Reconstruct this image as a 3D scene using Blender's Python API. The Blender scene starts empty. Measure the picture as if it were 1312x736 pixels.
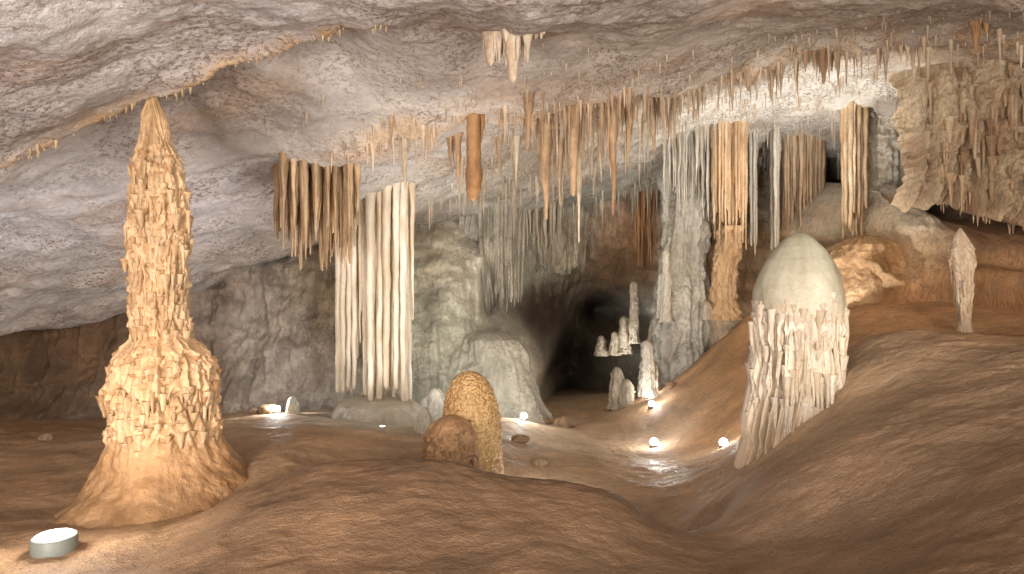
import bpy, math, random
import numpy as np
from mathutils import Vector
random.seed(7)
CZ = 2.8
F = 850.0
def unproj(u, v, d):
    """image pixel (u, v) at a guessed depth d -> world metres"""
    return np.array([(u-656)/F*d, d, CZ-(v-368)/F*d])

# ---------------------------------------------------------------- noise
rs = np.random.RandomState(3)
PERM = rs.permutation(256); PERM = np.concatenate([PERM, PERM, PERM])
G = rs.normal(size=(256,3)); G /= np.linalg.norm(G,axis=1)[:,None]
def perlin(x,y,z):
    x=np.asarray(x,float);y=np.asarray(y,float);z=np.asarray(z,float)
    x,y,z=np.broadcast_arrays(x,y,z)
    xi=np.floor(x).astype(int);yi=np.floor(y).astype(int);zi=np.floor(z).astype(int)
    xf=x-xi;yf=y-yi;zf=z-zi
    u=xf*xf*xf*(xf*(xf*6-15)+10);v=yf*yf*yf*(yf*(yf*6-15)+10);w=zf*zf*zf*(zf*(zf*6-15)+10)
    def g(a,b,c):
        h=PERM[PERM[PERM[(xi+a)&255]+((yi+b)&255)]+((zi+c)&255)]
        gg=G[h]
        return gg[...,0]*(xf-a)+gg[...,1]*(yf-b)+gg[...,2]*(zf-c)
    def L(a,b,t): return a+(b-a)*t
    return 1.5*L(L(L(g(0,0,0),g(1,0,0),u),L(g(0,1,0),g(1,1,0),u),v),
             L(L(g(0,0,1),g(1,0,1),u),L(g(0,1,1),g(1,1,1),u),v),w)
def fbm(x,y,z,oct=4,gain=0.5):
    s=0;a=1
    for i in range(oct):
        s=s+a*perlin(x*2**i+17.3*i,y*2**i+5.1*i,z*2**i+9.7*i);a*=gain
    return s
def ridge(x,y,z,oct=3):
    s=0;a=1
    for i in range(oct):
        s=s+a*(1-2*np.abs(perlin(x*2**i+7.3*i,y*2**i+3.1*i,z*2**i)));a*=0.5
    return s/1.75
def sstep(t):
    t=np.clip(t,0,1); return t*t*(3-2*t)

class RBF:
    def __init__(s,P,V,c=0.4,reg=1e-3):
        s.P=np.array(P,float);V=np.array(V,float);n=len(V);s.c=c
        D=np.sqrt(((s.P[:,None]-s.P[None])**2).sum(-1)+c*c)
        A=np.zeros((n+3,n+3));A[:n,:n]=D-reg*np.eye(n);A[:n,n]=1;A[:n,n+1:]=s.P;A[n:,:n]=A[:n,n:].T
        s.w=np.linalg.solve(A,np.concatenate([V,np.zeros(3)]))
    def __call__(s,a,b):
        a=np.asarray(a,float);b=np.asarray(b,float);a,b=np.broadcast_arrays(a,b)
        o=s.w[-3]+s.w[-2]*a+s.w[-1]*b
        for (px,py),w in zip(s.P,s.w):
            o=o+w*np.sqrt((a-px)**2+(b-py)**2+s.c**2)
        return o
def s2l(c):
    c=np.array(c,float)/255
    return np.where(c<0.04045,c/12.92,((c+0.055)/1.055)**2.4)
def desat(C,k,g=1.0):
    L=(C*np.array([0.3,0.55,0.15])).sum(-1,keepdims=True)
    return (C*(1-k)+L*k)*g
def idw(pts,cols,a,b,p=3.0):
    """colour zones blended by distance"""
    W=0;C=0
    for (x,y),c in zip(pts,cols):
        w=1/((a-x)**2+(b-y)**2+0.05)**(p/2)
        W=W+w;C=C+w[...,None]*c
    return C/W[...,None]

# ---------------------------------------------------------------- materials
def rock(name, n1=1.5, n2=9.0, var=0.35, speck=0.0, speck_scale=22, speck_col=(0.16,0.10,0.07), bump=0.35, bdist=0.05,
         rough=0.6, stretch=(1,1,1), cells=0.0, cell_scale=30, spec=0.35, fine=60, slo=0.48, shi=0.58, wet=False):
    m=bpy.data.materials.new(name);m.use_nodes=True
    nt=m.node_tree;N=nt.nodes;L=nt.links
    b=N['Principled BSDF']
    tc=N.new('ShaderNodeTexCoord');mp=N.new('ShaderNodeMapping');mp.inputs['Scale'].default_value=stretch
    L.new(tc.outputs['Object'],mp.inputs['Vector'])
    at=N.new('ShaderNodeAttribute');at.attribute_name='Col'
    def noise(sc,det=5,r=0.6,vec=mp.outputs[0]):
        n=N.new('ShaderNodeTexNoise');n.inputs['Scale'].default_value=sc;n.inputs['Detail'].default_value=det
        n.inputs['Roughness'].default_value=r;L.new(vec,n.inputs['Vector']);return n
    na=noise(n1,4);nb=noise(n2,5,0.7)
    def mr(src,a,b_,c,d):
        q=N.new('ShaderNodeMapRange');q.inputs[1].default_value=a;q.inputs[2].default_value=b_;q.inputs[3].default_value=c;q.inputs[4].default_value=d
        L.new(src,q.inputs[0]);return q.outputs[0]
    def mix(typ,fac,a,b2):
        q=N.new('ShaderNodeMix');q.data_type='RGBA';q.blend_type=typ
        if isinstance(fac,float): q.inputs[0].default_value=fac
        else: L.new(fac,q.inputs[0])
        L.new(a,q.inputs[6])
        if isinstance(b2,tuple): q.inputs[7].default_value=(*b2,1)
        else: L.new(b2,q.inputs[7])
        return q.outputs[2]
    v1=mr(na.outputs[0],0.3,0.7,1-var,1+var*0.7)
    v2=mr(nb.outputs[0],0.3,0.7,1-var*0.7,1+var*0.6)
    mul=N.new('ShaderNodeMath');mul.operation='MULTIPLY';L.new(v1,mul.inputs[0]);L.new(v2,mul.inputs[1])
    vm=N.new('ShaderNodeVectorMath');vm.operation='SCALE';L.new(at.outputs['Color'],vm.inputs[0]);L.new(mul.outputs[0],vm.inputs['Scale'])
    col=vm.outputs[0]
    h=noise(fine*0.35,4,0.75)
    if speck>0:
        ns=noise(speck_scale,4,0.8,tc.outputs['Object']);nm=noise(0.9,4,0.65,tc.outputs['Object'])
        f=mr(ns.outputs[0],slo,shi,0,1);g=mr(nm.outputs[0],0.4,0.6,0.15,1)
        k=N.new('ShaderNodeMath');k.operation='MULTIPLY';L.new(f,k.inputs[0]);L.new(g,k.inputs[1])
        k2=N.new('ShaderNodeMath');k2.operation='MULTIPLY';L.new(k.outputs[0],k2.inputs[0]);k2.inputs[1].default_value=speck
        col=mix('MIX',k2.outputs[0],col,speck_col)
    bm=N.new('ShaderNodeBump');bm.inputs['Strength'].default_value=bump;bm.inputs['Distance'].default_value=bdist
    hs=N.new('ShaderNodeMath');hs.operation='ADD';L.new(h.outputs[0],hs.inputs[0]);L.new(nb.outputs[0],hs.inputs[1])
    hh=hs.outputs[0]
    if cells>0:
        vo=N.new('ShaderNodeTexVoronoi');vo.inputs['Scale'].default_value=cell_scale;L.new(mp.outputs[0],vo.inputs['Vector'])
        q=N.new('ShaderNodeMath');q.operation='MULTIPLY_ADD';L.new(vo.outputs['Distance'],q.inputs[0]);q.inputs[1].default_value=-cells;L.new(hh,q.inputs[2]);hh=q.outputs[0]
        col=mix('MULTIPLY',mr(vo.outputs['Distance'],0.3,0.8,0,0.6),col,(0.5,0.36,0.25))
    L.new(hh,bm.inputs['Height']);L.new(bm.outputs[0],b.inputs['Normal'])
    L.new(col,b.inputs['Base Color'])
    rr=mr(na.outputs[0],0.3,0.7,rough-0.12,rough+0.12)
    if wet:
        q=N.new('ShaderNodeMath');q.operation='MULTIPLY';L.new(rr,q.inputs[0]);L.new(at.outputs['Alpha'],q.inputs[1]);rr=q.outputs[0]
    L.new(rr,b.inputs['Roughness'])
    b.inputs['Specular IOR Level'].default_value=spec
    return m
M_floor=rock('wet_clay_floor',1.0,7,0.22,0.5,34,(0.14,0.085,0.045),1.0,0.026,0.58,stretch=(1,1.6,1),spec=0.3,wet=True)
M_ceil=rock('ceiling_limestone',0.8,6,0.18,0.82,15,(0.19,0.13,0.095),0.85,0.04,0.85,spec=0.15,fine=60,slo=0.50,shi=0.56)
M_wall=rock('wall_flowstone',0.9,7,0.3,0.5,12,(0.13,0.105,0.085),0.8,0.06,0.65,stretch=(1,1,0.5),spec=0.25)
M_form=rock('calcite_formation',2.2,12,0.22,0.4,22,(0.30,0.185,0.11),0.6,0.03,0.48,stretch=(1,1,0.6),fine=90,spec=0.35)
M_scale=rock('scaled_calcite',2,12,0.12,0,30,bump=0.9,bdist=0.02,rough=0.4,cells=1.6,cell_scale=26,spec=0.5)
M_cap=rock('smooth_calcite_cap',2,14,0.14,0.4,40,(0.32,0.28,0.21),0.6,0.014,0.55,fine=140)
M_white=rock('white_calcite',2,9,0.15,0.3,14,(0.42,0.34,0.25),0.35,0.02,0.5,stretch=(1,1,0.25),fine=60)

# ---------------------------------------------------------------- mesh helpers
def put(name, V, Q, C, mat, smooth=True, alpha=None):
    me=bpy.data.meshes.new(name)
    V=np.asarray(V,np.float32);Q=np.asarray(Q,np.int32)
    me.vertices.add(len(V));me.vertices.foreach_set('co',V.ravel())
    me.loops.add(Q.size);me.loops.foreach_set('vertex_index',Q.ravel())
    me.polygons.add(len(Q));me.polygons.foreach_set('loop_start',np.arange(0,Q.size,4,dtype=np.int32))
    me.update(calc_edges=True)
    me.polygons.foreach_set('use_smooth',np.ones(len(Q),bool) if smooth else np.zeros(len(Q),bool))
    at=me.color_attributes.new('Col','FLOAT_COLOR','POINT')
    C4=np.ones((len(V),4),np.float32);C4[:,:3]=np.clip(C,0.01,0.85)
    if alpha is not None: C4[:,3]=alpha
    at.data.foreach_set('color',C4.ravel())
    me.materials.append(mat);me.validate()
    o=bpy.data.objects.new(name,me);bpy.context.collection.objects.link(o);return o
def gridq(n,m,wrap=False):
    i=np.arange(n-1)[:,None];j=np.arange(m if wrap else m-1)[None]
    j2=(j+1)%m
    q=np.stack([i*m+j,i*m+j2,(i+1)*m+j2,(i+1)*m+j],-1)
    return q.reshape(-1,4)

# ---------------------------------------------------------------- floor
fl=[(0,736,5.5),(-150,700,6),(0,620,9),(0,560,12.5),(150,548,14.5),(300,540,13.5),(400,530,14.5),(-200,580,12),
(200,655,7.8),(120,655,7.8),(300,640,7.4),(70,708,5.9),(180,725,5.6),
(330,622,6.3),(470,590,6.5),(400,600,6.4),(600,602,6.3),(550,592,6.4),(700,620,6.2),(790,636,6.1),(865,678,5.9),
(470,736,4.6),(300,736,4.6),(650,736,4.6),(820,725,5),(960,736,5),
(400,568,9.5),(340,590,8.3),(500,572,10),(300,550,11),(450,548,12.5),(540,575,9.7),(560,550,13),
(620,628,9),(580,620,8.6),(700,700,7.4),(600,690,7.4),(500,650,7.8),(800,718,7.4),(870,720,6.8),(708,636,9.3),(780,640,9),(860,672,8),(780,600,11),(840,565,14),(750,540,17),(720,510,20),(690,560,13),(660,588,10.5),
(640,545,13),(671,540,14),(930,570,12),(900,500,15),(950,430,16),(960,480,14),(960,402,17),(1050,395,16),(1100,402,13),(1160,405,12.5),(1230,430,11),(1312,430,10.5),
(905,648,7.6),(960,602,8.1),(1050,494,8.6),(1110,432,9.2),(1200,425,9.2),(1312,436,8.7),(1450,430,8.5),(930,590,10),
(1000,604,6.4),(1100,550,6.6),(1200,500,7),(1312,500,6.3),(1100,650,5.2),(1200,600,5.2),(1312,600,4.6),(1312,736,3.4),(1100,736,4.3),(905,680,6.5),
(740,500,26),(800,500,22),(860,490,18),(740,500,34)]
P=[unproj(*a) for a in fl]
P+= [np.array(a) for a in [(-16,4,0.3),(-16,16,0.2),(0,-4,0.8),(-6,-4,0.4),(6,-4,1.4),(16,-4,2.6),(16,16,2.8),(0,1,0.85),(2.5,1,1.1),(-2.5,1,0.7),(16,34,2),(-16,34,0)]]
P=np.array(P)
fl_r=RBF(P[:,:2],P[:,2],0.4,0.01)
def floor_z(x,y):
    x=np.asarray(x,float);y=np.asarray(y,float)
    z=fl_r(x,y)
    z=z+0.05*fbm(x*0.5,y*0.5,0*x,3)+0.03*fbm(x*1.8+0.6*y,y*1.4,0*x+3,4)
    wob=fbm(x*0.8,y*0.8,0*x+8,2)
    z=z+0.015*ridge(x*1.2+wob,y*2.6+wob*1.5,0*x+1,4)+0.009*fbm(x*9,y*12,0*x,3)
    return z
x=np.concatenate([np.linspace(-16,-7,130)[:-1],np.linspace(-7,8,460)[:-1],np.linspace(8,16,110)])
y=np.concatenate([np.linspace(-4,2,60)[:-1],np.linspace(2,14,500)[:-1],np.linspace(14,34,180)])
X,Y=np.meshgrid(x,y);Z=floor_z(X,Y)
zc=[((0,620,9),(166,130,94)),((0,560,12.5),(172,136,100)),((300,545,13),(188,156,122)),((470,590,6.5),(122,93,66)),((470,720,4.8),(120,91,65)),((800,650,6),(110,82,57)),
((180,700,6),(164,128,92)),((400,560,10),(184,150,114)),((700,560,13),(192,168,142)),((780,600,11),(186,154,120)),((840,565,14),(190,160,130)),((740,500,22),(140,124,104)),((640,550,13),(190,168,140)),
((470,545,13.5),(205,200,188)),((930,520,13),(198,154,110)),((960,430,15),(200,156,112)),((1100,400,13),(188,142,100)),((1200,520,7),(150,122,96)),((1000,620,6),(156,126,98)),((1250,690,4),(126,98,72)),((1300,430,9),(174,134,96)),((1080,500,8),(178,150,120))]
C=idw([tuple(unproj(*a)[:2]) for a,c in zc],[s2l(c) for a,c in zc],X,Y,3)
C=C*(1+0.34*fbm(X*0.9,Y*1.3,0*X+4,5)+0.17*ridge(X*1.2,Y*3.5,0*X+4,3))[...,None]
C=desat(C,0.06,1.10)
wetm=np.exp(-((X-2.35)/0.45)**2-((Y-10.6)/1.7)**2)+0.6*np.exp(-((X+6.0)/1.2)**2-((Y-6.2)/0.8)**2)+0.5*np.exp(-((X-2.8)/0.6)**2-((Y-14.6)/1.2)**2)
wetm=np.clip(wetm*(1.1+0.8*fbm(X*2,Y*2,0*X,3)),0,1)
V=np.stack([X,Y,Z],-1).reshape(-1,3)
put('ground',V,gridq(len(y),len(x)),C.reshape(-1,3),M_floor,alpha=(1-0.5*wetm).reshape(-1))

# ---------------------------------------------------------------- ceiling
sh=[(0,430,15),(160,395,15.5),(130,300,12),(250,350,15.5),(0,300,11.5),(330,200,11),(300,150,9.5),(0,205,8),(200,112,8),(240,95,7.8),(0,100,6.2),(0,0,5),(-200,100,5),(-300,420,14),(380,312,16),(430,212,11),(-200,300,9)]
nr=[(400,60,7.5),(500,150,10),(600,150,10),(750,135,10.5),(880,115,11),(960,80,11.5),(1100,55,11),(1312,40,10),(1500,40,9),(656,60,8),(900,50,8.5),(1100,20,9),(656,0,5.5),(900,0,6.3),(1312,0,7),(300,30,6.5)]
fr=[(800,170,16),(900,165,17),(1000,120,15),(1150,100,14),(1240,95,13),(700,215,16),(600,250,16),(500,285,15.5),(900,230,21),(750,258,20),(750,262,25),(1050,170,18),(1000,205,21),(1312,85,12),(1500,120,12),(640,268,18),(560,262,17),(520,225,13.5),(620,190,13),(750,165,13.5),(880,140,13.5),(1000,95,13.5)]
ex=[(0,-3,5.4),(-7,-3,4.4),(7,-3,5.6),(-16,-3,3),(16,-3,4.5),(-16,12,0.0),(16,16,3.5),(15,8,4.5)]
def fit(l):
    P=np.array([unproj(*a) for a in l]+[np.array(e,float) for e in ex]);return RBF(P[:,:2],P[:,2],0.6,0.02)
cn=fit(sh+nr);cf=fit(sh+fr)
lipx=np.array([-16,-6,-2.92,-0.66,1.16,2.9,4.11,5.75,7.7,16.]);lipy=np.array([13,12,11,10.1,10.6,11.1,11.6,11.1,10.1,8.])
l1=np.array([unproj(-150,260,9),unproj(0,205,8.1),unproj(140,128,8.0),unproj(240,97,7.9),unproj(330,85,7.7),unproj(400,60,7.4),unproj(500,0,6.3)])
def ceil_all(x,y):
    x=np.asarray(x,float);y=np.asarray(y,float)
    n=0.35*fbm(x*0.7,y*0.7,0*x+2,3)+0.12*fbm(x*3,y*3,0*x,2)
    t=y-np.interp(x,lipx,lipy)+n
    w=sstep(t/0.8+0.5)
    z=cn(x,y)*(1-w)+cf(x,y)*w
    lipm=np.exp(-(t/0.35)**2)*sstep((x+4)/1.5)
    z=z-0.07*lipm
    ly=np.interp(x,l1[:,0],l1[:,1],left=99,right=-99)
    t1=y-ly+0.25*n+0.14*fbm(x*2.0,y*2.0,0*x+5,3)
    on=sstep((x+7)/1.5)*sstep((-1.1-x)/1.0)
    z=z+on*(0.55*sstep(t1/0.25+0.3)*np.exp(-np.clip(t1,0,9)/1.8)-0.10*np.exp(-(t1/0.2)**2))
    l1m=on*np.exp(-(t1/0.24)**2)
    z=z+0.16*fbm(x*0.6,y*0.6,0*x+1,3)+0.045*fbm(x*2.4,y*2.4,0*x+6,4)
    z=z-0.045*ridge(x*3.1,y*3.1,0*x+1,3)*(0.15+0.85*sstep((y-8)/5)*sstep((x+5)/4))
    z=z+0.014*fbm(x*9,y*9,0*x+1,2)
    return z,lipm,l1m
def ceil_z(x,y): return ceil_all(x,y)[0]
x=np.linspace(-16,16,720)
y=np.concatenate([np.linspace(-3.5,4,70)[:-1],np.linspace(4,16,460)[:-1],np.linspace(16,36,200)])
X,Y=np.meshgrid(x,y);Z,LM,L1=ceil_all(X,Y)
zc=[((0,100,6),(206,198,194)),((0,300,11),(212,208,208)),((100,380,14),(208,202,198)),((300,150,9.5),(166,154,144)),((300,30,6.3),(204,196,192)),((330,250,12.5),(206,200,200)),((600,60,8),(184,172,162)),((800,60,8),(180,167,154)),((500,150,10),(196,186,177)),  # recess behind the ledge gets its shade as a darker colour
((1000,30,8.5),(184,172,158)),((1250,20,9),(166,152,138)),((850,140,13),(216,208,192)),((950,130,15),(228,224,214)),((1100,110,14),(228,222,210)),((1250,90,12),(214,194,168)),((900,220,20),(208,204,192)),((650,240,17),(214,210,202)),((500,270,15),(210,204,196)),((750,200,16),(210,198,180)),((750,250,20),(170,170,160))]
C=idw([tuple(unproj(*a)[:2]) for a,c in zc],[s2l(c) for a,c in zc],X,Y,3)
C=C*(1+0.18*fbm(X*1.5,Y*1.5,0*X+4,5))[...,None]
tan=s2l((208,170,120))
k=np.clip(L1*1.2*(0.6+0.8*fbm(X*2,Y*2,0*X+3,3))+LM*0.6*sstep(fbm(X*1.5,Y*1.5,0*X+3,3)+0.5),0,1)[...,None]
C=C*(1-k)+tan*k
k=(0.5*sstep((fbm(X*0.5+3,Y*0.9,0*X+9,5)-0.1)/0.6))[...,None];C=C*(1-k)+s2l((166,138,114))*k
V=np.stack([X,Y,Z],-1).reshape(-1,3)
put('cave_ceiling',V,gridq(len(y),len(x))[:,::-1],C.reshape(-1,3),M_ceil)

# ---------------------------------------------------------------- back wall  y(x,z)
wl=[(-200,430,13.5),(-200,600,13.5),(0,440,15.5),(0,540,15),(150,400,16.5),(150,540,16),(250,350,17.5),(300,430,17.5),(300,530,16.6),(400,380,17.5),(400,520,16.6),(540,400,17),(570,490,16.6),(560,290,18.5),(500,300,17.7),(580,560,16),
(645,450,16.8),(620,430,17.0),(600,380,17.5),(665,500,16.2),(660,560,16.0),(692,480,18.5),(698,540,18),(625,330,18.4),(640,350,19.3),(655,290,20.5),(700,290,22),(760,280,23.5),(680,380,22.5),
(700,480,24),(730,420,27),(768,395,33),(740,360,25),(700,340,23),(720,500,28),(800,440,24),(800,340,23.5),(830,300,22),(835,480,21),(800,520,22),(855,280,20),(870,400,19),(850,400,20),(890,300,19),(875,480,18.3),(905,350,19),(905,430,18),(905,250,20),(950,260,22),(950,380,19),
(1020,275,25),(1060,290,22),(1000,330,20),(1000,380,18.3),(1090,250,18.5),(1140,240,16),(1120,300,15.5),(1185,235,22),(1180,200,20),(1100,330,15),(1130,360,14.2),(1090,390,14.5),(1180,380,14),(1200,320,14),(1250,350,13.2),(1312,330,12.3),(1250,290,14.5),(1320,290,13.2),(1312,420,11.8),(1400,350,10.5),(1400,200,12.5),(1250,200,16),
(1000,150,24),(700,200,24),(400,250,20),(100,300,18)]
P=np.array([unproj(*a) for a in wl]+[np.array(e,float) for e in [(-16,6,0),(-16,6,5),(15.5,2,0),(15.5,2,6),(-14,10,-1.5),(0,22,-3),(0,28,8),(-10,20,8),(10,20,8)]])
wr=RBF(P[:,[0,2]],P[:,1],0.22,0.02)
def wall_y(x,z):
    y=wr(x,z)
    y=y+0.55*fbm(x*0.55,z*0.5,0*x+2,4)
    wob=0.5*fbm(x*0.5,z*0.5,0*x+6,2)
    y=y-0.24*ridge(x*1.7+wob,z*0.35,0*x+3,3)-0.09*ridge(x*6+wob*2,z*0.7,0*x+5,2)
    y=y+0.13*fbm(x*2.2,z*2.6,0*x,5)
    return y
x=np.linspace(-15.8,15.8,960);z=np.linspace(-1.8,8,360)
X,Zz=np.meshgrid(x,z);Yy=wall_y(X,Zz)
zc=[((0,480,15),(106,84,64)),((100,430,16),(112,88,68)),((250,480,17),(138,124,112)),((260,380,17),(152,140,130)),((330,420,17),(184,176,168)),((400,420,17),(170,162,156)),((400,370,17),(172,164,152)),((560,400,17),(184,184,168)),((560,330,17),(196,190,172)),((600,480,16),(198,196,180)),
((650,460,15.6),(200,198,186)),((670,520,15.6),(196,188,172)),((600,300,19),(204,198,184)),((650,330,20),(200,198,186)),((720,310,23),(190,186,172)),((690,400,24),(100,88,76)),((760,400,30),(40,34,28)),((730,450,27),(66,56,46)),((800,420,24),(150,132,110)),((830,310,22),(200,146,100)),((810,330,22),(172,142,112)),  # tunnel zones have the hole's darkness painted into the colour
((870,300,19),(198,198,190)),((870,420,18),(194,194,186)),((870,480,17.5),(190,188,176)),((905,400,18),(192,170,142)),((950,330,20),(160,135,106)),((1020,275,24),(100,82,66)),((1000,350,19),(180,142,104)),((1060,330,18),(190,162,130)),((1140,240,16),(220,212,198)),((1110,290,16),(224,208,182)),((1185,240,21),(56,44,34)),((1130,350,14),(214,178,138)),((1160,390,14),(198,154,114)),((1250,350,13),(184,142,102)),((1300,400,12),(172,128,90)),((1300,300,12.5),(144,110,82))]  # dark gaps behind the columns are shade put into the colour
C=idw([tuple(unproj(*a)[[0,2]]) for a,c in zc],[s2l(c) for a,c in zc],X,Zz,4)
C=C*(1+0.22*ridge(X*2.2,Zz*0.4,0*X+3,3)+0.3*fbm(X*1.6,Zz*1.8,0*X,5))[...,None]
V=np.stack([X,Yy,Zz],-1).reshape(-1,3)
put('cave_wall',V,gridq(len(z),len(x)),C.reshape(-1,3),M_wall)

# ---------------------------------------------------------------- formations of revolution
def revolve(name,cx,cy,prof,mat,cols,nth=220,nz=400,lump=0.10,lfreq=2.0,fing=0.0,fk=4.0,fz=0.5,tier=0.0,th=0.35,tmask=None,fmask=None,seed=0,bumps=0.0,bf=12,ell=1.0,reg=0.0,flat=0.7,dk=0.5,sub=0.45,smoothbase=False):
    """prof: list (z, r, xoffset) top->bottom"""
    pr=np.array(prof,float)[::-1]
    z=np.linspace(pr[-1,0],pr[0,0],nz)
    R=np.interp(z,pr[:,0],pr[:,1]);OX=np.interp(z,pr[:,0],pr[:,2])
    if nz>60:
        kk=np.hanning(9);kk/=kk.sum()
        Rp=np.pad(R,4,mode='edge');Rs=np.convolve(Rp,kk,'valid');R=np.where(R<0.02,R,Rs)
        OX=np.convolve(np.pad(OX,10,mode='edge'),np.ones(21)/21,'valid')
    th_=np.linspace(0,2*np.pi,nth,endpoint=False)
    T,Zg=np.meshgrid(th_,z);Rg=R[:,None]+0*T
    c=np.cos(T);s=np.sin(T)
    fm=np.ones_like(z) if fmask is None else np.interp(z,*zip(*sorted(fmask)))
    tm=np.ones_like(z) if tmask is None else np.interp(z,*zip(*sorted(tmask)))
    fm=fm[:,None];tm=tm[:,None]
    sc=np.clip(Rg/0.35,0.15,1)
    r=Rg*(1+lump*fbm(c*Rg*lfreq+seed,s*Rg*lfreq,Zg*lfreq*0.8+seed,4 if not smoothbase else 2))
    finger=1-2.2*np.abs(perlin(c*fk+seed,s*fk+0.3,Zg*fz+seed))
    low=perlin(c*1.4+seed+9,s*1.4,Zg*0.6)
    def tiers(thk,sd,fa):
        ph=-Zg/thk+fa*finger+(0.9-reg)*low+0.35*perlin(c*3+sd,s*3,Zg*1.0)
        f=ph-np.floor(ph)
        return f**flat*(1-sstep((f-0.78)/0.22)),f
    ta,fr_=tiers(th,seed+1.0,0.30)
    tb,fb=tiers(th*0.47,seed+5.0,0.25)
    fshape=np.clip(finger,-0.8,1)
    r=r+fing*fm*sc*(fshape-0.3)
    r=r+tier*tm*sc*((ta-0.5)*(0.7+0.5*fshape)+sub*(tb-0.5)*(0.6+0.6*fshape))
    r=r+bumps*sc*fbm(c*Rg*bf,s*Rg*bf,Zg*bf+seed,3)*(0.2+0.8*fm)
    r=np.maximum(r,0.0)*np.where(Rg<=1e-6,0,1)
    Xg=cx+OX[:,None]+r*c;Yg=cy+r*s*ell
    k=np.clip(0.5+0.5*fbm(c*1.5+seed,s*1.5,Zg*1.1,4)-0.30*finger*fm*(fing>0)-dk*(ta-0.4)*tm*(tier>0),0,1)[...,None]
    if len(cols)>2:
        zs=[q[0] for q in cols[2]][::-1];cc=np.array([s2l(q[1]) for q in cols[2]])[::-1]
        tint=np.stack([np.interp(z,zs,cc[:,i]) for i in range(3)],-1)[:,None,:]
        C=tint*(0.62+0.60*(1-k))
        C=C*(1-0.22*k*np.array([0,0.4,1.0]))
    else:
        a,b_=s2l(cols[0]),s2l(cols[1]);C=a*(1-k)+b_*k
    V=np.stack([Xg,Yg,Zg],-1).reshape(-1,3)
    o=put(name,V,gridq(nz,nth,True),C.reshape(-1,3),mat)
    revolve.last=(Xg,Yg,Zg,C)
    return o
def prof(d,u0,lst,dr=0.0):
    """list (v, halfwidth, centre u) in image pixels, scaled at guessed depth d"""
    k=math.cos(math.atan((u0-656)/F))
    return [(CZ-(v-368)/F*d, max(hw+dr,0)*d/F*k if hw>0 else 0, (u-u0)*d/F) for v,hw,u in lst]

# ---------------------------------------------------------------- drip tubes
def tubes(name,items,cols,mat=None,nth=12,nz=26,seed=0,wob=0.3,rn=0.8):
    """items: (x,y,ztop,zbot,rtop,rbot,power)"""
    Vs=[];Qs=[];Cs=[];off=0
    t=np.linspace(0,1,nz);th_=np.linspace(0,2*np.pi,nth,endpoint=False)
    T,tt=np.meshgrid(th_,t);q=gridq(nz,nth,True)
    a,b_=s2l(cols[0]),s2l(cols[1])
    for i,(x,y,z0,z1,r0,r1,p) in enumerate(items):
        sd=seed*13.7+i*3.31
        L=z0-z1
        R=r1+(r0-r1)*(1-tt)**p
        R=R*(1+0.6*np.exp(-tt*L/0.10))
        zg=z0-L*tt
        R=R*np.sqrt(np.clip((1-tt)*L/(max(r1,0.004)*1.5),0,1))
        n=fbm(np.cos(T)*1.3+sd,np.sin(T)*1.3,zg*1.6+sd,3)
        kn=fbm(zg*6+sd,0*zg+sd,0*zg,3)
        R=R*(1+rn*(0.42*n+0.28*kn))
        wx=wob*0.9*(r0+0.02)*fbm(zg*1.2+sd,0*zg,0*zg+sd,2);wy=wob*0.9*(r0+0.02)*fbm(zg*1.2,0*zg+sd,0*zg,2)
        V=np.stack([x+wx+R*np.cos(T),y+wy+R*np.sin(T),zg],-1).reshape(-1,3)
        k=np.clip(0.5+0.7*n+0.5*perlin(zg*0.8,0*zg+sd,0*zg)+(sd*7.7%1-0.5)*0.7,0,1)[...,None]
        C=(a*(1-k)+b_*k).reshape(-1,3)
        Vs.append(V);Qs.append(q+off);Cs.append(C);off+=len(V)
    return put(name,np.concatenate(Vs),np.concatenate(Qs)[:,::-1],np.concatenate(Cs),mat or M_form)
def top(x,y): return float(ceil_z(np.array(x),np.array(y)))
def drips(parent,cols,n,zlo,zhi,L,rad,seed,rows=None,mat=None,inset=0.6):
    """hanging drip fringes that overhang the surface of a formation"""
    Xg,Yg,Zg,_=revolve.last;rr=random.Random(seed);it=[];nz,nt_=Xg.shape
    zc=Zg[:,0];cx=Xg.mean(1);cy=Yg.mean(1)
    for i in range(n):
        if rows: z=rr.choice(rows)+rr.gauss(0,0.06)
        else: z=rr.uniform(zlo,zhi)
        j=int(np.argmin(np.abs(zc-z)));t=rr.randrange(nt_)
        l=rr.uniform(*L);r=rr.uniform(*rad)
        x=Xg[j,t];y=Yg[j,t];dx=x-cx[j];dy=y-cy[j];m=math.hypot(dx,dy)+1e-6
        x-=dx/m*r*inset;y-=dy/m*r*inset
        it.append((x,y,z,z-l,r,r*0.35,0.8))
    o=tubes('drip_fringe',it,cols,mat,nth=8,nz=14,seed=seed,wob=0.9);o.parent=parent;return o

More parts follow.
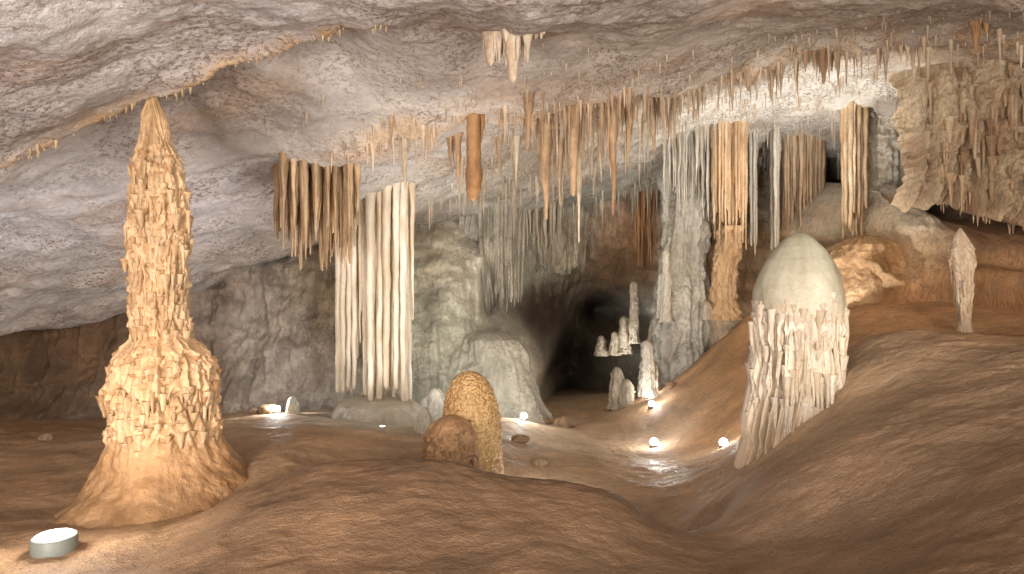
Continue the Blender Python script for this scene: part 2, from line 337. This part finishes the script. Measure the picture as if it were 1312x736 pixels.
# big stalagmite on the left
d=8.0;u0=205
pz=prof(d,u0,[(85,34,188),(100,20,190),(112,13,192),(128,12,195),(150,20,198),(185,26,200),(215,35,202),(250,40,203),(300,41,203),(350,40,202),(400,40,203),(432,39,207),(442,48,208),(452,61,209),(464,70,210),(495,74,211),(530,73,212),(545,75,213),(565,80,213),(590,92,216),(612,112,222),(632,138,227),(648,168,232),(664,205,236),(690,250,240)],dr=-5)
zz=lambda v:CZ-(v-368)/F*d
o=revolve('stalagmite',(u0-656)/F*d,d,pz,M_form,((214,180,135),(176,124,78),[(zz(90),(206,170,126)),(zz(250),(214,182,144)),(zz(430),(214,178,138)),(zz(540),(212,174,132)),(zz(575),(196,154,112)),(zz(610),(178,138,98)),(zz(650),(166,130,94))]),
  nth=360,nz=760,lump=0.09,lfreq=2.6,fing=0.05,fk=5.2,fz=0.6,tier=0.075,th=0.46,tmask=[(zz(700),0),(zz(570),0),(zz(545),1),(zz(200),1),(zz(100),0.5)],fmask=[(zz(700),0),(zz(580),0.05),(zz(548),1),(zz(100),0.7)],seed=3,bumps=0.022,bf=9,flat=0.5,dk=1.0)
drips(o,((220,190,150),(180,136,92)),620,zz(548),zz(185),(0.07,0.22),(0.016,0.038),5)
drips(o,((222,194,154),(184,140,96)),560,0,0,(0.10,0.32),(0.018,0.042),15,rows=[zz(v) for v in (212,248,280,316,350,385,418,462,492,522,546)],inset=0.3)
# right domed stalagmite
d=8.5;u0=1022;zz=lambda v:CZ-(v-368)/F*d
pz=prof(d,u0,[(298,0,1024),(300,9,1024),(306,20,1024),(318,32,1024),(335,44,1023),(352,52,1023),(370,57,1022),(388,60,1022),(400,60,1022),(408,55,1021),(440,53,1021),(470,54,1020),(500,53,1016),(530,51,1009),(560,49,1003),(600,51,998)])
o=revolve('stalagmite',(u0-656)/F*d,d,pz,M_cap,((0,0,0),(0,0,0),[(zz(295),(192,192,176)),(zz(385),(196,192,176)),(zz(412),(216,204,188)),(zz(500),(216,202,182)),(zz(560),(200,176,148))]),
  nth=480,nz=640,lump=0.05,lfreq=2,fing=0.10,fk=7.2,fz=0.22,tier=0.08,th=0.66,tmask=[(zz(600),0.5),(zz(418),1),(zz(396),0.0),(zz(300),0)],fmask=[(zz(600),1),(zz(420),1),(zz(398),0.0),(zz(300),0)],seed=11,reg=0.8,dk=0.3,sub=0.1,flat=0.5)
CW=((226,215,198),(200,180,154))
drips(o,CW,160,0,0,(0.30,0.75),(0.022,0.048),6,rows=[zz(392),zz(400),zz(406)],inset=0.9)
drips(o,CW,140,0,0,(0.3,0.8),(0.02,0.042),7,rows=[zz(445),zz(462),zz(475)],inset=0.5)
drips(o,CW,90,0,0,(0.3,0.6),(0.02,0.04),8,rows=[zz(505),zz(520)],inset=0.5)
# golden stalagmite, centre
d=9.0;u0=604;zz=lambda v:CZ-(v-368)/F*d
pz=prof(d,u0,[(475,0,601),(477,9,601),(482,17,601),(492,25,602),(508,31,603),(530,35,604),(560,37,605),(600,38,606),(640,38,606)])
revolve('stalagmite',(u0-656)/F*d,d,pz,M_scale,((222,190,138),(192,148,96)),lump=0.04,nth=200,nz=260,bumps=0.03,bf=14,seed=5)
d=8.5;u0=578
pz=prof(d,u0,[(533,0,578),(534,7,578),(536,14,578),(542,23,578),(553,30,578),(570,33,578),(600,34,579),(640,36,579)])
o=revolve('stalagmite',(u0-656)/F*d,d,pz,M_form,((176,136,98),(136,102,72)),lump=0.12,nth=160,nz=200,bumps=0.03,seed=8,lfreq=3,fing=0.04,fk=3,tier=0.03,th=0.3)
drips(o,((176,138,100),(136,102,72)),90,CZ-(590-368)/F*d,CZ-(545-368)/F*d,(0.05,0.15),(0.015,0.03),9)
# small right stalagmite
d=11.0;u0=1232
pz=prof(d,u0,[(292,0,1230),(296,4,1230),(305,10,1231),(320,16,1232),(335,17,1233),(348,14,1234),(370,11,1235),(395,9,1236),(415,8,1236),(428,12,1236),(445,22,1236)])
o=revolve('stalagmite',(u0-656)/F*d,d,pz,M_form,((222,206,184),(190,160,128)),lump=0.12,nth=90,nz=160,fing=0.03,fk=2.2,tier=0.05,th=0.3,seed=21)
drips(o,((222,206,184),(190,160,128)),70,CZ-(400-368)/F*d,CZ-(315-368)/F*d,(0.1,0.3),(0.015,0.03),10)
def small(u,vt,vb,hw,d,cols,seed,tier=0.06,blunt=0.8):
    h=vb-vt
    pz=prof(d,u,[(vt,0,u),(vt+hw*0.12,hw*0.35,u),(vt+hw*0.4,hw*0.62,u),(vt+hw*0.9,hw*blunt,u),(vt+h*0.4,hw*0.95,u+1),(vt+h*0.7,hw,u),(vt+h*0.95,hw*1.1,u),(vb+8,hw*1.4,u)])
    revolve('stalagmite',(u-656)/F*d,d,pz,M_form,cols,lump=0.25,nth=70,nz=160,fing=0.04,fk=1.8,tier=tier,th=0.3,seed=seed,lfreq=2.5)
W1=((225,225,215),(190,186,172));W2=((200,192,176),(160,150,132))
small(828,436,500,9,16.5,W1,31);small(853,320,405,6,17.2,W1,32);small(848,350,400,6,17.4,W1,33);small(812,360,432,6,20,W2,34)
small(790,470,516,9,17.5,W2,35);small(803,486,512,8,17.3,W2,36);small(800,405,445,8,20.5,W2,37);small(787,425,447,6,20.6,W2,38);small(838,462,500,6,17.2,W2,39)
small(558,497,556,13,12.0,((215,215,205),(175,172,155)),41);small(543,522,560,10,11.8,((215,212,195),(170,165,145)),42);small(548,508,555,9,12.3,W1,43)
small(375,508,528,8,14.3,W1,45)
small(838,408,432,7,18.8,W2,47);small(905,385,402,6,17,W2,48);small(770,430,448,6,21,W2,51)
def boulder(u,v,hw,d,cols,seed,asp=0.7):
    x,y,_=unproj(u,v,d);z=float(floor_z(np.array(x),np.array(y)));R=hw*d/F
    a=np.linspace(0,math.pi*0.75,14)
    pr=[(z+R*asp*(0.55+math.cos(t)),R*math.sin(t),0) for t in a]
    revolve('boulder',x,y,pr,M_wall,cols,lump=0.5,lfreq=1.0/R*0.6,nth=70,nz=90,seed=seed,bumps=0.05,bf=1.5/R,ell=0.8)
BC=((196,166,136),(152,122,96))
boulder(60,547,9,12.2,BC,1);boulder(722,512,13,15.6,BC,2);boulder(700,512,8,15.9,BC,3);boulder(648,610,8,9.4,BC,4);boulder(690,592,10,10.4,BC,5);boulder(345,524,16,14.6,BC,6,0.5);boulder(325,520,9,14.9,BC,7);boulder(665,572,12,12.0,BC,8,0.5);boulder(860,478,8,16.5,BC,9)

# broad flowstone masses on the back wall
d=15.2;u0=628
pz=prof(d,u0,[(428,0,622),(429,10,622),(432,22,622),(440,36,624),(455,46,628),(475,52,631),(500,58,635),(530,63,637),(575,76,638)])
revolve('flowstone_mound',(u0-656)/F*d,d+1.3,pz,M_wall,((208,204,190),(178,173,156)),lump=0.22,nth=240,nz=260,fing=0.05,fk=3.0,fz=0.3,seed=62,lfreq=0.7,bumps=0.02,bf=5)
d=17.8;u0=878
pz=prof(d,u0,[(225,34,884),(260,30,884),(300,27,882),(340,28,880),(380,32,879),(420,34,876),(460,36,874),(490,38,872),(530,44,872)])
revolve('flowstone_pillar',(u0-656)/F*d,d+0.4,pz,M_wall,((216,214,204),(182,178,167)),lump=0.22,nth=200,nz=300,fing=0.10,fk=3.0,fz=0.3,seed=64,lfreq=1.1,bumps=0.04,bf=4,tier=0.08,th=0.9)
d=14.3;u0=1130
pz=prof(d,u0,[(298,0,1135),(300,14,1135),(304,28,1135),(312,42,1134),(330,54,1132),(355,62,1130),(385,66,1130),(430,72,1130)])
revolve('flowstone_mound',(u0-656)/F*d,d+0.9,pz,M_wall,((212,176,136),(178,138,100)),lump=0.24,nth=220,nz=240,fing=0.04,fk=3,seed=66,lfreq=1.0,bumps=0.05,bf=3.0,tier=0.04,th=0.5)
d=16.2;u0=1138
pz=prof(d,u0,[(150,30,1142),(215,27,1142),(250,26,1140),(280,30,1138),(320,38,1134)])
revolve('flowstone_pillar',(u0-656)/F*d,d+0.2,pz,M_wall,((226,218,202),(196,176,146)),lump=0.25,nth=160,nz=240,fing=0.09,fk=3,fz=0.4,seed=67,lfreq=1.2,tier=0.08,th=0.5,bumps=0.04,bf=4)
def drape(x0,x1,y0,z0,z1,bow,seed,cols,rag=0.25,lean=0.9):
    u=np.linspace(0,1,160);t=np.linspace(0,1,160);U,T=np.meshgrid(u,t)
    f=1-2*np.abs(perlin(U*9+seed,0*U+seed,T*0.7))
    Zp=z0+(z1-z0)*T+rag*f*T+0.8*rag*perlin(U*3+seed,0*U,0*U)*T
    Xp=x0+(x1-x0)*U+bow*T**1.6*(1.2-U)-0.2*T
    Yp=y0+1.6*(U-0.3)**2*2+lean*T*(1-U)-0.22*f-0.1*ridge(U*22,0*U+seed,T*1.2,2)+0.2*fbm(U*3,T*3,0*U+seed,4)
    k=np.clip(0.5-0.3*f+0.5*fbm(U*3,T*2,0*U+seed,4),0,1)[...,None]
    put('flowstone_drapery',np.stack([Xp,Yp,Zp],-1).reshape(-1,3),gridq(160,160)[:,::-1],(s2l(cols[0])*(1-k)+s2l(cols[1])*k).reshape(-1,3),M_wall)
drape(-1.4,0.6,18.6,5.2,2.4,-0.5,3,((208,204,190),(168,160,144)))
drape(0.5,2.6,21.0,5.6,3.2,0.3,7,((194,188,172),(150,140,122)))
drape(-0.9,0.45,17.9,5.2,2.1,0.35,11,((210,206,192),(170,164,150)),0.5,-0.3)

ORB=((206,164,114),(156,114,74));CRE=((226,214,192),(192,164,132));BR=((206,176,140),(154,122,92));WH=((228,224,212),(196,186,166))
def stal(u,vt,d,hw,cols,blunt=0.12,extra=4,seed=0,spread=2.6,p=1.1,rn=0.8):
    x,y,z1=unproj(u,vt,d);s=d/F;it=[]
    r=hw*s
    it.append((x,y,top(x,y)+0.12,z1,r,max(r*blunt,0.006),p))
    rr=random.Random(seed+u)
    zt=top(x,y)
    for k in range(extra*2):
        a=rr.uniform(0,6.28);q=rr.uniform(0.5,spread)*r
        xx=x+q*math.cos(a);yy=y+q*math.sin(a)*0.6
        it.append((xx,yy,top(xx,yy)+0.1,zt-(zt-z1)*rr.uniform(0.05,0.75)**1.3,r*rr.uniform(0.2,0.5),0.005,0.9))
    tubes('stalactite',it,cols,seed=seed+u,nth=16,nz=70,rn=rn)
stal(607,258,10.2,8,ORB,1.3,3,1,1.6,1.0,0.45)
stal(735,252,10.6,9,BR,0.3,4,2)
stal(742,312,10.9,4,CRE,0.25,3,3)
stal(785,276,10.5,8,BR,0.15,5,4)
stal(700,282,11.3,11,BR,0.12,7,5)
stal(718,262,11.2,7,CRE,0.15,5,6)
stal(678,192,9.6,8,BR,0.15,3,7)
stal(519,244,10.6,6,CRE,0.15,4,8)
stal(658,107,7.0,14,CRE,0.3,9,9,2.0,0.8)
stal(630,85,7.1,11,CRE,0.35,7,10,2.0,0.8)
stal(675,60,7.0,11,CRE,0.3,6,10,2.0)
stal(587,240,11.0,6,BR,0.15,3,11);stal(805,215,11.2,7,BR,0.1,4,12);stal(838,205,11.6,7,CRE,0.1,5,13);stal(862,200,11.8,6,CRE,0.1,3,14)
stal(727,225,11.8,7,BR,0.1,4,16);stal(960,118,11.6,9,CRE,0.1,5,17);stal(1055,108,11.2,10,BR,0.15,5,18);stal(1250,70,9.8,8,ORB,0.15,4,19);stal(1100,78,11,6,CRE,0.1,4,20)
stal(662,240,12.5,5,CRE,0.1,3,22);stal(640,225,12.2,5,CRE,0.1,3,23);stal(770,235,12.5,5,CRE,0.1,3,24)
stal(820,180,11.3,8,CRE,0.1,6,25);stal(850,165,11.3,8,BR,0.1,6,26);stal(985,105,11.6,7,CRE,0.1,6,27)
it=[];rr=random.Random(5)
edge=[(352,300),(362,318),(372,348),(382,352),(392,340),(402,318),(412,352),(422,345),(432,330),(440,350),(450,340),(458,300)]
for i in range(130):
    u=352+106*(i+rr.random())/130
    vt=np.interp(u,[e[0] for e in edge],[e[1] for e in edge])-rr.uniform(0,1)**1.2*90
    dd=11.4+0.25*math.sin(i*0.37)+rr.uniform(-0.2,0.2)+0.4*(u-352)/106
    x,y,z1=unproj(u,vt,dd)
    it.append((x,y,max(top(x,y)+0.15,z1+1.0),z1,rr.uniform(0.025,0.075),rr.uniform(0.008,0.016),0.8))
tubes('stalactite_curtain',it,((210,184,148),(150,120,90)),seed=50,nth=12,nz=60)
# white fluted column
it=[];rr=random.Random(9)
for i in range(15):
    u=462+68*(i+0.5)/15+rr.uniform(-1.5,1.5);dd=14+0.30*math.sin(i*2.4)
    vb=rr.choice([518,516,508,500,516]);x,y,z1=unproj(u-(u-495)*0.12,vb,dd)
    it.append((x,y,top(x,y)+0.15,z1,rr.uniform(0.07,0.10),rr.uniform(0.04,0.065),1.0))
for i in range(34):
    u=460+70*rr.random();dd=14.1
    x,y,z1=unproj(u,rr.uniform(320,470),dd-0.15);it.append((x,y,top(x,y)+0.15,z1,rr.uniform(0.03,0.07),0.012,0.8))
for i in range(8):
    u=431+28*(i+0.5)/8;dd=14.2+0.15*math.sin(i*3)
    x,y,z1=unproj(u,rr.choice([500,506,460,504]),dd);it.append((x,y,top(x,y)+0.15,z1,rr.uniform(0.06,0.09),0.04,1.0))
tubes('fluted_column',it,((234,226,210),(204,184,156)),M_white,seed=70,nth=14,nz=90,wob=0.25,rn=0.3)
d=14.0;pz=prof(d,482,[(508,0,482),(510,30,482),(516,50,482),(528,58,482),(545,66,482),(575,90,482)])
revolve('flowstone_mound',(482-656)/F*d,14.1,pz,M_form,((220,216,204),(198,190,172)),lump=0.12,nth=120,nz=120,fing=0.03,fk=4,seed=60)
def bundle(name,u0,u1,vt,vb,d,n,cols,r=(0.05,0.09),seed=0,rag=0.0,rb=0.5,p=0.8):
    it=[];rr=random.Random(seed)
    for i in range(n):
        u=u0+(u1-u0)*(i+rr.random())/n;dd=d+0.25*math.sin(i*1.9)+rr.uniform(-.15,.15)
        v=vb-rag*rr.random()**1.3*(vb-vt)
        x,y,z1=unproj(u,v,dd);z0=unproj(u,vt,dd)[2];q=rr.uniform(*r)
        it.append((x,y,max(z0,top(x,y)+0.1),z1,q,q*rb,p))
    return tubes(name,it,cols,seed=seed,nth=10,nz=46,wob=0.4)
bundle('column',914,957,215,322,17,34,((226,200,164),(194,156,116)),r=(0.035,0.075),seed=80,rag=0.5,rb=0.3)
d=17;pz=prof(d,930,[(290,16,937),(320,15,934),(345,14,931),(370,14,930),(392,16,930),(410,24,930)])
revolve('column',(930-656)/F*d,17.1,pz,M_form,((216,186,148),(178,140,104)),lump=0.2,nth=90,nz=200,fing=0.09,fk=2.6,tier=0.08,th=0.4,seed=81)
bundle('column',962,970,220,330,17.8,5,WH,seed=82,rag=0.3,r=(0.03,0.06))
bundle('column',988,998,240,322,17.6,5,WH,seed=83,rag=0.2,rb=0.7,r=(0.04,0.07))
bundle('stalactite_curtain',1002,1056,225,312,18.5,44,((216,190,158),(170,138,106)),r=(0.035,0.07),seed=84,rag=0.7,rb=0.2)
bundle('column',1080,1110,200,312,15.8,20,((228,208,176),(194,160,122)),r=(0.04,0.07),seed=85,rag=0.4,rb=0.5)
bundle('stalactite_curtain',812,866,262,345,21,26,((194,148,106),(146,110,82)),seed=86,rag=0.7,rb=0.2)
bundle('stalactite_curtain',630,720,268,330,19.3,30,((190,184,168),(160,150,130)),seed=87,rag=0.8,rb=0.15)
bundle('stalactite_curtain',850,915,225,290,17.2,30,((214,210,198),(176,168,152)),seed=88,rag=0.8,rb=0.15,r=(0.03,0.07))
def fringe(name,pts,n,lens,rad,cols,seed,jit=0.25,clump=True):
    it=[];rr=random.Random(seed);P=np.array(pts,float)
    s=np.linspace(0,1,len(P))
    for i in range(n):
        t=rr.random()
        if clump and rr.random()<0.75: t=min(1,max(0,(math.floor(t*17)+0.5+rr.gauss(0,0.25)+0.4*math.sin(t*40))/17))
        x=np.interp(t,s,P[:,0])+rr.gauss(0,jit);y=np.interp(t,s,P[:,1])+rr.gauss(0,jit)
        L=lens[0]+(lens[1]-lens[0])*rr.random()**3.6
        zt=top(x,y);r=rr.uniform(*rad)*(0.6+1.0*L/lens[1])
        it.append((x,y,zt+0.06,zt-L,r,0.004,1.0))
    tubes(name,it,cols,seed=seed,nth=7,nz=14)
lip=[(a,b-0.1) for a,b in zip(lipx[2:9],lipy[2:9])]
fringe('stalactite_fringe',lip,520,(0.03,0.6),(0.009,0.032),((220,200,172),(180,148,118)),1,0.2)
fringe('stalactite_fringe',[(0.5,11),(2,11.6),(3.2,12)],190,(0.08,0.9),(0.010,0.034),((220,200,170),(174,142,112)),2,0.5)
fringe('stalactite_fringe',[unproj(560,0,15)[:2],unproj(700,0,16)[:2],unproj(850,0,17)[:2],unproj(1000,0,19)[:2],unproj(1150,0,16)[:2]],620,(0.06,0.8),(0.013,0.038),((218,208,192),(180,162,138)),3,1.0)
fringe('stalactite_fringe',[unproj(850,0,14.5)[:2],unproj(1000,0,15)[:2],unproj(1180,0,14)[:2],unproj(1312,0,12.5)[:2]],480,(0.03,0.4),(0.010,0.03),((225,215,198),(188,162,132)),4,0.8)
fringe('stalactite_fringe',[tuple(a[:2]) for a in l1[1:]],220,(0.02,0.10),(0.008,0.018),((214,188,146),(176,146,108)),6,0.07,False)
fringe('stalactite_fringe',[unproj(800,0,20)[:2],unproj(900,0,20)[:2],unproj(1050,0,21)[:2]],240,(0.2,1.2),(0.02,0.05),((212,206,192),(170,156,132)),7,0.7)
fringe('stalactite_fringe',[(-3.2,10.2),(-0.5,9.3),(2,9.6),(5,9.8),(7.5,9)],300,(0.03,0.2),(0.008,0.02),((206,190,168),(170,146,120)),8,0.7)

# hanging flowstone mass on the right, with ragged dripping lower edge
def hang():
    d=12.6
    vb=[(1165,222),(1190,240),(1210,256),(1240,262),(1275,278),(1322,292),(1440,322)]
    nzv=220
    us=np.linspace(1186,1480,520);t=np.linspace(0,1,nzv)
    U,T=np.meshgrid(us,t)
    bot=np.interp(U,[a for a,b in vb],[b for a,b in vb])
    rnd=1.1*(1-np.clip((U-1186)/70,0,1))**2
    xx=(U-656)/F*d
    f1=1-2*np.abs(perlin(xx*2.6,0*xx+3,T*0.8));f2=1-2*np.abs(perlin(xx*7,0*xx+5,T*1.6))
    zt=CZ-(60-368)/F*d+0*U;zb=CZ-(bot-368)/F*d-0.22*f1-0.14*f2
    q=np.clip(T/0.85,0,1)
    Zp=zt+(zb-zt)*q+0.5*np.clip((T-0.85)/0.15,0,1)
    under=np.clip((T-0.80)/0.20,0,1)**1.5
    Yp=d-0.3+1.6*rnd+1.5*under-0.4*np.sin(q*3.0)
    xx=xx+0.35*under*(1-np.clip((U-1186)/60,0,1))
    low=perlin(xx*0.8,0*xx,Zp*0.4)
    def tr(h,s):
        p=-Zp/h+0.35*f2+1.2*low+0.5*perlin(xx*2+s,0*xx,Zp);f=p-np.floor(p);return f**0.5*(1-sstep((f-0.8)/0.2))
    ta=tr(0.85,1);tb=tr(0.37,4)
    ms=0.35+0.65*sstep(fbm(xx*0.8,Zp*0.8,0*xx+7,2)+0.4)
    Yp=Yp-0.24*f1-0.15*f2-0.20*ta*ms-0.10*tb*ms*(0.5+0.5*f2)+0.35*fbm(xx*1.0,Zp*1.0,0*xx,4)-0.10*fbm(xx*5,Zp*5,0*xx,4)
    V=np.stack([xx,Yp,Zp],-1).reshape(-1,3)
    k=np.clip(0.5+0.8*fbm(xx*1.2,Zp*0.8,0*xx+4,4)-0.35*f2-0.3*(ta-0.4),0,1)[...,None]
    C=s2l((218,196,164))*(1-k)+s2l((156,118,86))*k
    put('hanging_flowstone',V,gridq(nzv,len(us))[:,::-1],C.reshape(-1,3),M_wall)
    it=[];rr=random.Random(3)
    for i in range(190):
        u=1188+250*rr.random();v=np.interp(u,[a for a,b in vb],[b for a,b in vb]);dd=12.3+rr.uniform(0,0.5)+(0.9 if u<1215 else 0)
        x,y,z=unproj(u,v-4,dd);it.append((x,y,z+0.45,z-rr.random()**2.5*0.4,rr.uniform(0.03,0.08),0.006,0.9))
    tubes('stalactite_fringe',it,((206,182,150),(158,124,94)),seed=90,nth=8,nz=16)
    it=[]
    for i in range(260):   # draped ribs bonded to the face
        u=1196+250*rr.random();v0=rr.uniform(95,215);x=(u-656)/F*12.6;z=CZ-(v0-368)/F*12.6
        ci=int(np.clip((u-1186)/(1480-1186)*519,0,519));L=rr.uniform(0.25,0.9)
        ri=int(np.argmin(np.abs(Zp[:186,ci]-z)));rj=int(np.argmin(np.abs(Zp[:186,ci]-(z-L*0.6))))
        r=rr.uniform(0.03,0.07)
        it.append((x,min(Yp[ri,ci],Yp[rj,ci]+0.05)+r*0.55,z,z-L,r,0.015,0.6))
    tubes('drapery_ribs',it,((216,194,162),(160,122,90)),M_wall,seed=91,nth=8,nz=18).name='stalactite_curtain'
hang()

# ---------------------------------------------------------------- lamps, some of them added fill
def emis(name,col,st):
    m=bpy.data.materials.new(name);m.use_nodes=True;b=m.node_tree.nodes['Principled BSDF']
    b.inputs['Base Color'].default_value=(0.8,0.8,0.8,1);b.inputs['Emission Color'].default_value=(*col,1);b.inputs['Emission Strength'].default_value=st;return m
def plain(name,col,r):
    m=bpy.data.materials.new(name);m.use_nodes=True;nt=m.node_tree;b=nt.nodes['Principled BSDF']
    n=nt.nodes.new('ShaderNodeTexNoise');n.inputs['Scale'].default_value=18;cr=nt.nodes.new('ShaderNodeValToRGB')
    cr.color_ramp.elements[0].color=(*[c*0.7 for c in col],1);cr.color_ramp.elements[1].color=(*col,1)
    nt.links.new(n.outputs[0],cr.inputs[0]);nt.links.new(cr.outputs[0],b.inputs['Base Color']);b.inputs['Roughness'].default_value=r;return m
M_lens=emis('lamp_lens',(1,0.98,0.94),6);M_lens2=emis('small_lamp_lens',(1,0.98,0.94),60);M_house=plain('lamp_housing',(0.22,0.23,0.2),0.5)
import bmesh
def lathe(name,pr,mat,n=40,cap=True):
    bm=bmesh.new();rings=[]
    for r,z in pr: rings.append([bm.verts.new((r*math.cos(6.28318530718*i/n),r*math.sin(6.28318530718*i/n),z)) for i in range(n)])
    for a,b in zip(rings,rings[1:]):
        for i in range(n): bm.faces.new((a[i],a[(i+1)%n],b[(i+1)%n],b[i]))
    bm.faces.new(rings[0][::-1]);bm.faces.new(rings[-1])
    me=bpy.data.meshes.new(name);bm.to_mesh(me);bm.free();me.materials.append(mat)
    for p in me.polygons:p.use_smooth=len(p.vertices)==4
    o=bpy.data.objects.new(name,me);bpy.context.collection.objects.link(o);return o
def lamp(u,v,d,size,W,col=(1,0.96,0.91),target=None,ang=80,tilt=0,name='floor_lamp',lift=0.04,hh=0.58,star=False):
    x,y,z=unproj(u,v,d);z=float(floor_z(np.array(x),np.array(y)))
    e=bpy.data.objects.new(name,None);bpy.context.collection.objects.link(e);e.location=(x,y,z+0.0);e.empty_display_size=0.1
    s=size
    h=lathe('housing',[(s*0.95,-0.08),(s,0.0),(s*1.0,s*(hh-0.08)),(s*0.96,s*(hh-0.02)),(s*0.86,s*hh)],M_house);h.parent=e
    if star:
        l=lathe('lens',[(s*0.6,s*hh),(s*0.85,s*(hh+0.35)),(s*0.85,s*(hh+0.8)),(s*0.6,s*(hh+1.2)),(s*0.15,s*(hh+1.4))],M_lens2)
    else:
        l=lathe('lens',[(s*0.84,s*(hh+0.001)),(s*0.8,s*(hh+0.06)),(s*0.6,s*(hh+0.12)),(s*0.3,s*(hh+0.15))],M_lens)
    l.parent=e
    e.rotation_euler=(tilt,0,0)
    ld=bpy.data.lights.new('bulb','SPOT' if target is not None else 'POINT');ld.energy=W;ld.color=col;ld.shadow_soft_size=max(0.04,s*0.5)
    lo=bpy.data.objects.new('bulb',ld);bpy.context.collection.objects.link(lo)
    lo.parent=e;lo.location=(0,0,s*(hh+(1.5 if star else 0.22))+max(0.04,s*0.5)+lift)
    if target is not None:
        ld.spot_size=math.radians(ang);ld.spot_blend=0.9
        dr=Vector(target)-Vector((x,y,z+0.2));lo.rotation_euler=dr.to_track_quat('-Z','Y').to_euler()
    return e
lamp(70,702,5.9,0.18,38,hh=0.75)
lamp(355,512,14.4,0.08,45,lift=0.15,star=True);lamp(671,540,14.0,0.08,30,(1,0.98,0.93),lift=0.2,star=True);lamp(708,636,9.3,0.06,14,lift=0.2,star=True)
lamp(838,566,13.5,0.09,14,lift=0.25,star=True);lamp(835,540,15.8,0.08,10,lift=0.2,star=True);lamp(927,566,11.6,0.08,22,(1,0.95,0.88),lift=0.3,star=True);lamp(832,528,17.0,0.07,8,lift=0.15,star=True)
lamp(490,560,12.6,0.06,90,(1,0.96,0.88),unproj(480,380,14),80)
lamp(590,545,12.8,0.08,90,(1,0.99,0.93),unproj(600,400,17),100)
lamp(1040,400,13.5,0.12,1200,(1,0.98,0.95),unproj(960,120,15),100)
lamp(830,490,17.2,0.06,80,(1,1,0.97),unproj(885,300,18),80)  # added uplight, tucked away to brighten the grey pillar
lamp(812,500,19.0,0.06,230,(1,0.94,0.84),unproj(800,320,22),110)  # added uplight to brighten the alcove
lamp(1040,395,13.2,0.1,260,(1,0.95,0.87),unproj(1170,250,16),100)
lamp(215,600,10.2,0.1,280,(0.99,0.96,0.96),unproj(60,300,11.5),120)  # added uplight hidden behind the left stalagmite, brightens the left ceiling
lamp(1000,560,9.4,0.06,25,(1,0.95,0.88),unproj(1010,430,8.5),70)  # added hidden spot on the domed stalagmite
lamp(600,600,10.2,0.08,680,(1,0.96,0.9),unproj(680,160,13),125)  # added fill uplight for the central ceiling
lamp(585,600,10.4,0.08,240,(1,0.96,0.93),unproj(380,200,11),110)  # added fill uplight for the ceiling left of centre
def fill_area(loc,target,W,size,col):  # added unseen area fill behind the camera, no fixture modelled
    e=bpy.data.objects.new('added_fill',None);bpy.context.collection.objects.link(e);e.location=loc
    ld=bpy.data.lights.new('fill_emitter','AREA');ld.energy=W;ld.size=size;ld.color=col
    lo=bpy.data.objects.new('fill_emitter',ld);bpy.context.collection.objects.link(lo);lo.parent=e
    dr=Vector(target)-Vector(loc);lo.rotation_euler=dr.to_track_quat('-Z','Y').to_euler()
fill_area((-3.5,-2.5,1.5),(-5,8,4.2),980,2.0,(0.99,0.96,0.97))
fill_area((5,-2.5,2.6),(3,10,3.2),900,2.0,(1,0.97,0.92))

# ---------------------------------------------------------------- world, added frontal fill, camera
w=bpy.data.worlds.new('World');bpy.context.scene.world=w;w.use_nodes=True
nt=w.node_tree;sk=nt.nodes.new('ShaderNodeTexSky');sk.sky_type='NISHITA';sk.sun_disc=False
sk.sun_elevation=math.radians(12);sk.sun_rotation=math.radians(180)
nt.links.new(sk.outputs[0],nt.nodes['Background'].inputs[0]);nt.nodes['Background'].inputs[1].default_value=0.11
sd=bpy.data.lights.new('sun_fill','SUN');sd.energy=0.55;sd.angle=math.radians(25);sd.color=(1,0.95,0.88)  # added soft low fill, lights the cave from behind the camera
so=bpy.data.objects.new('sun_fill',sd);bpy.context.collection.objects.link(so);so.location=(0,-20,8)
so.rotation_euler=Vector((0.1,1,-0.21)).to_track_quat('-Z','Y').to_euler()
cd=bpy.data.cameras.new('camera');co=bpy.data.objects.new('camera',cd);bpy.context.collection.objects.link(co)
co.location=(0,0,CZ);co.rotation_euler=(math.radians(90),0,0);cd.sensor_width=36;cd.lens=36*F/1312;cd.clip_end=200;cd.clip_start=0.05
sc=bpy.context.scene;sc.camera=co
sc.view_settings.view_transform='Standard';sc.view_settings.look='None';sc.view_settings.exposure=0
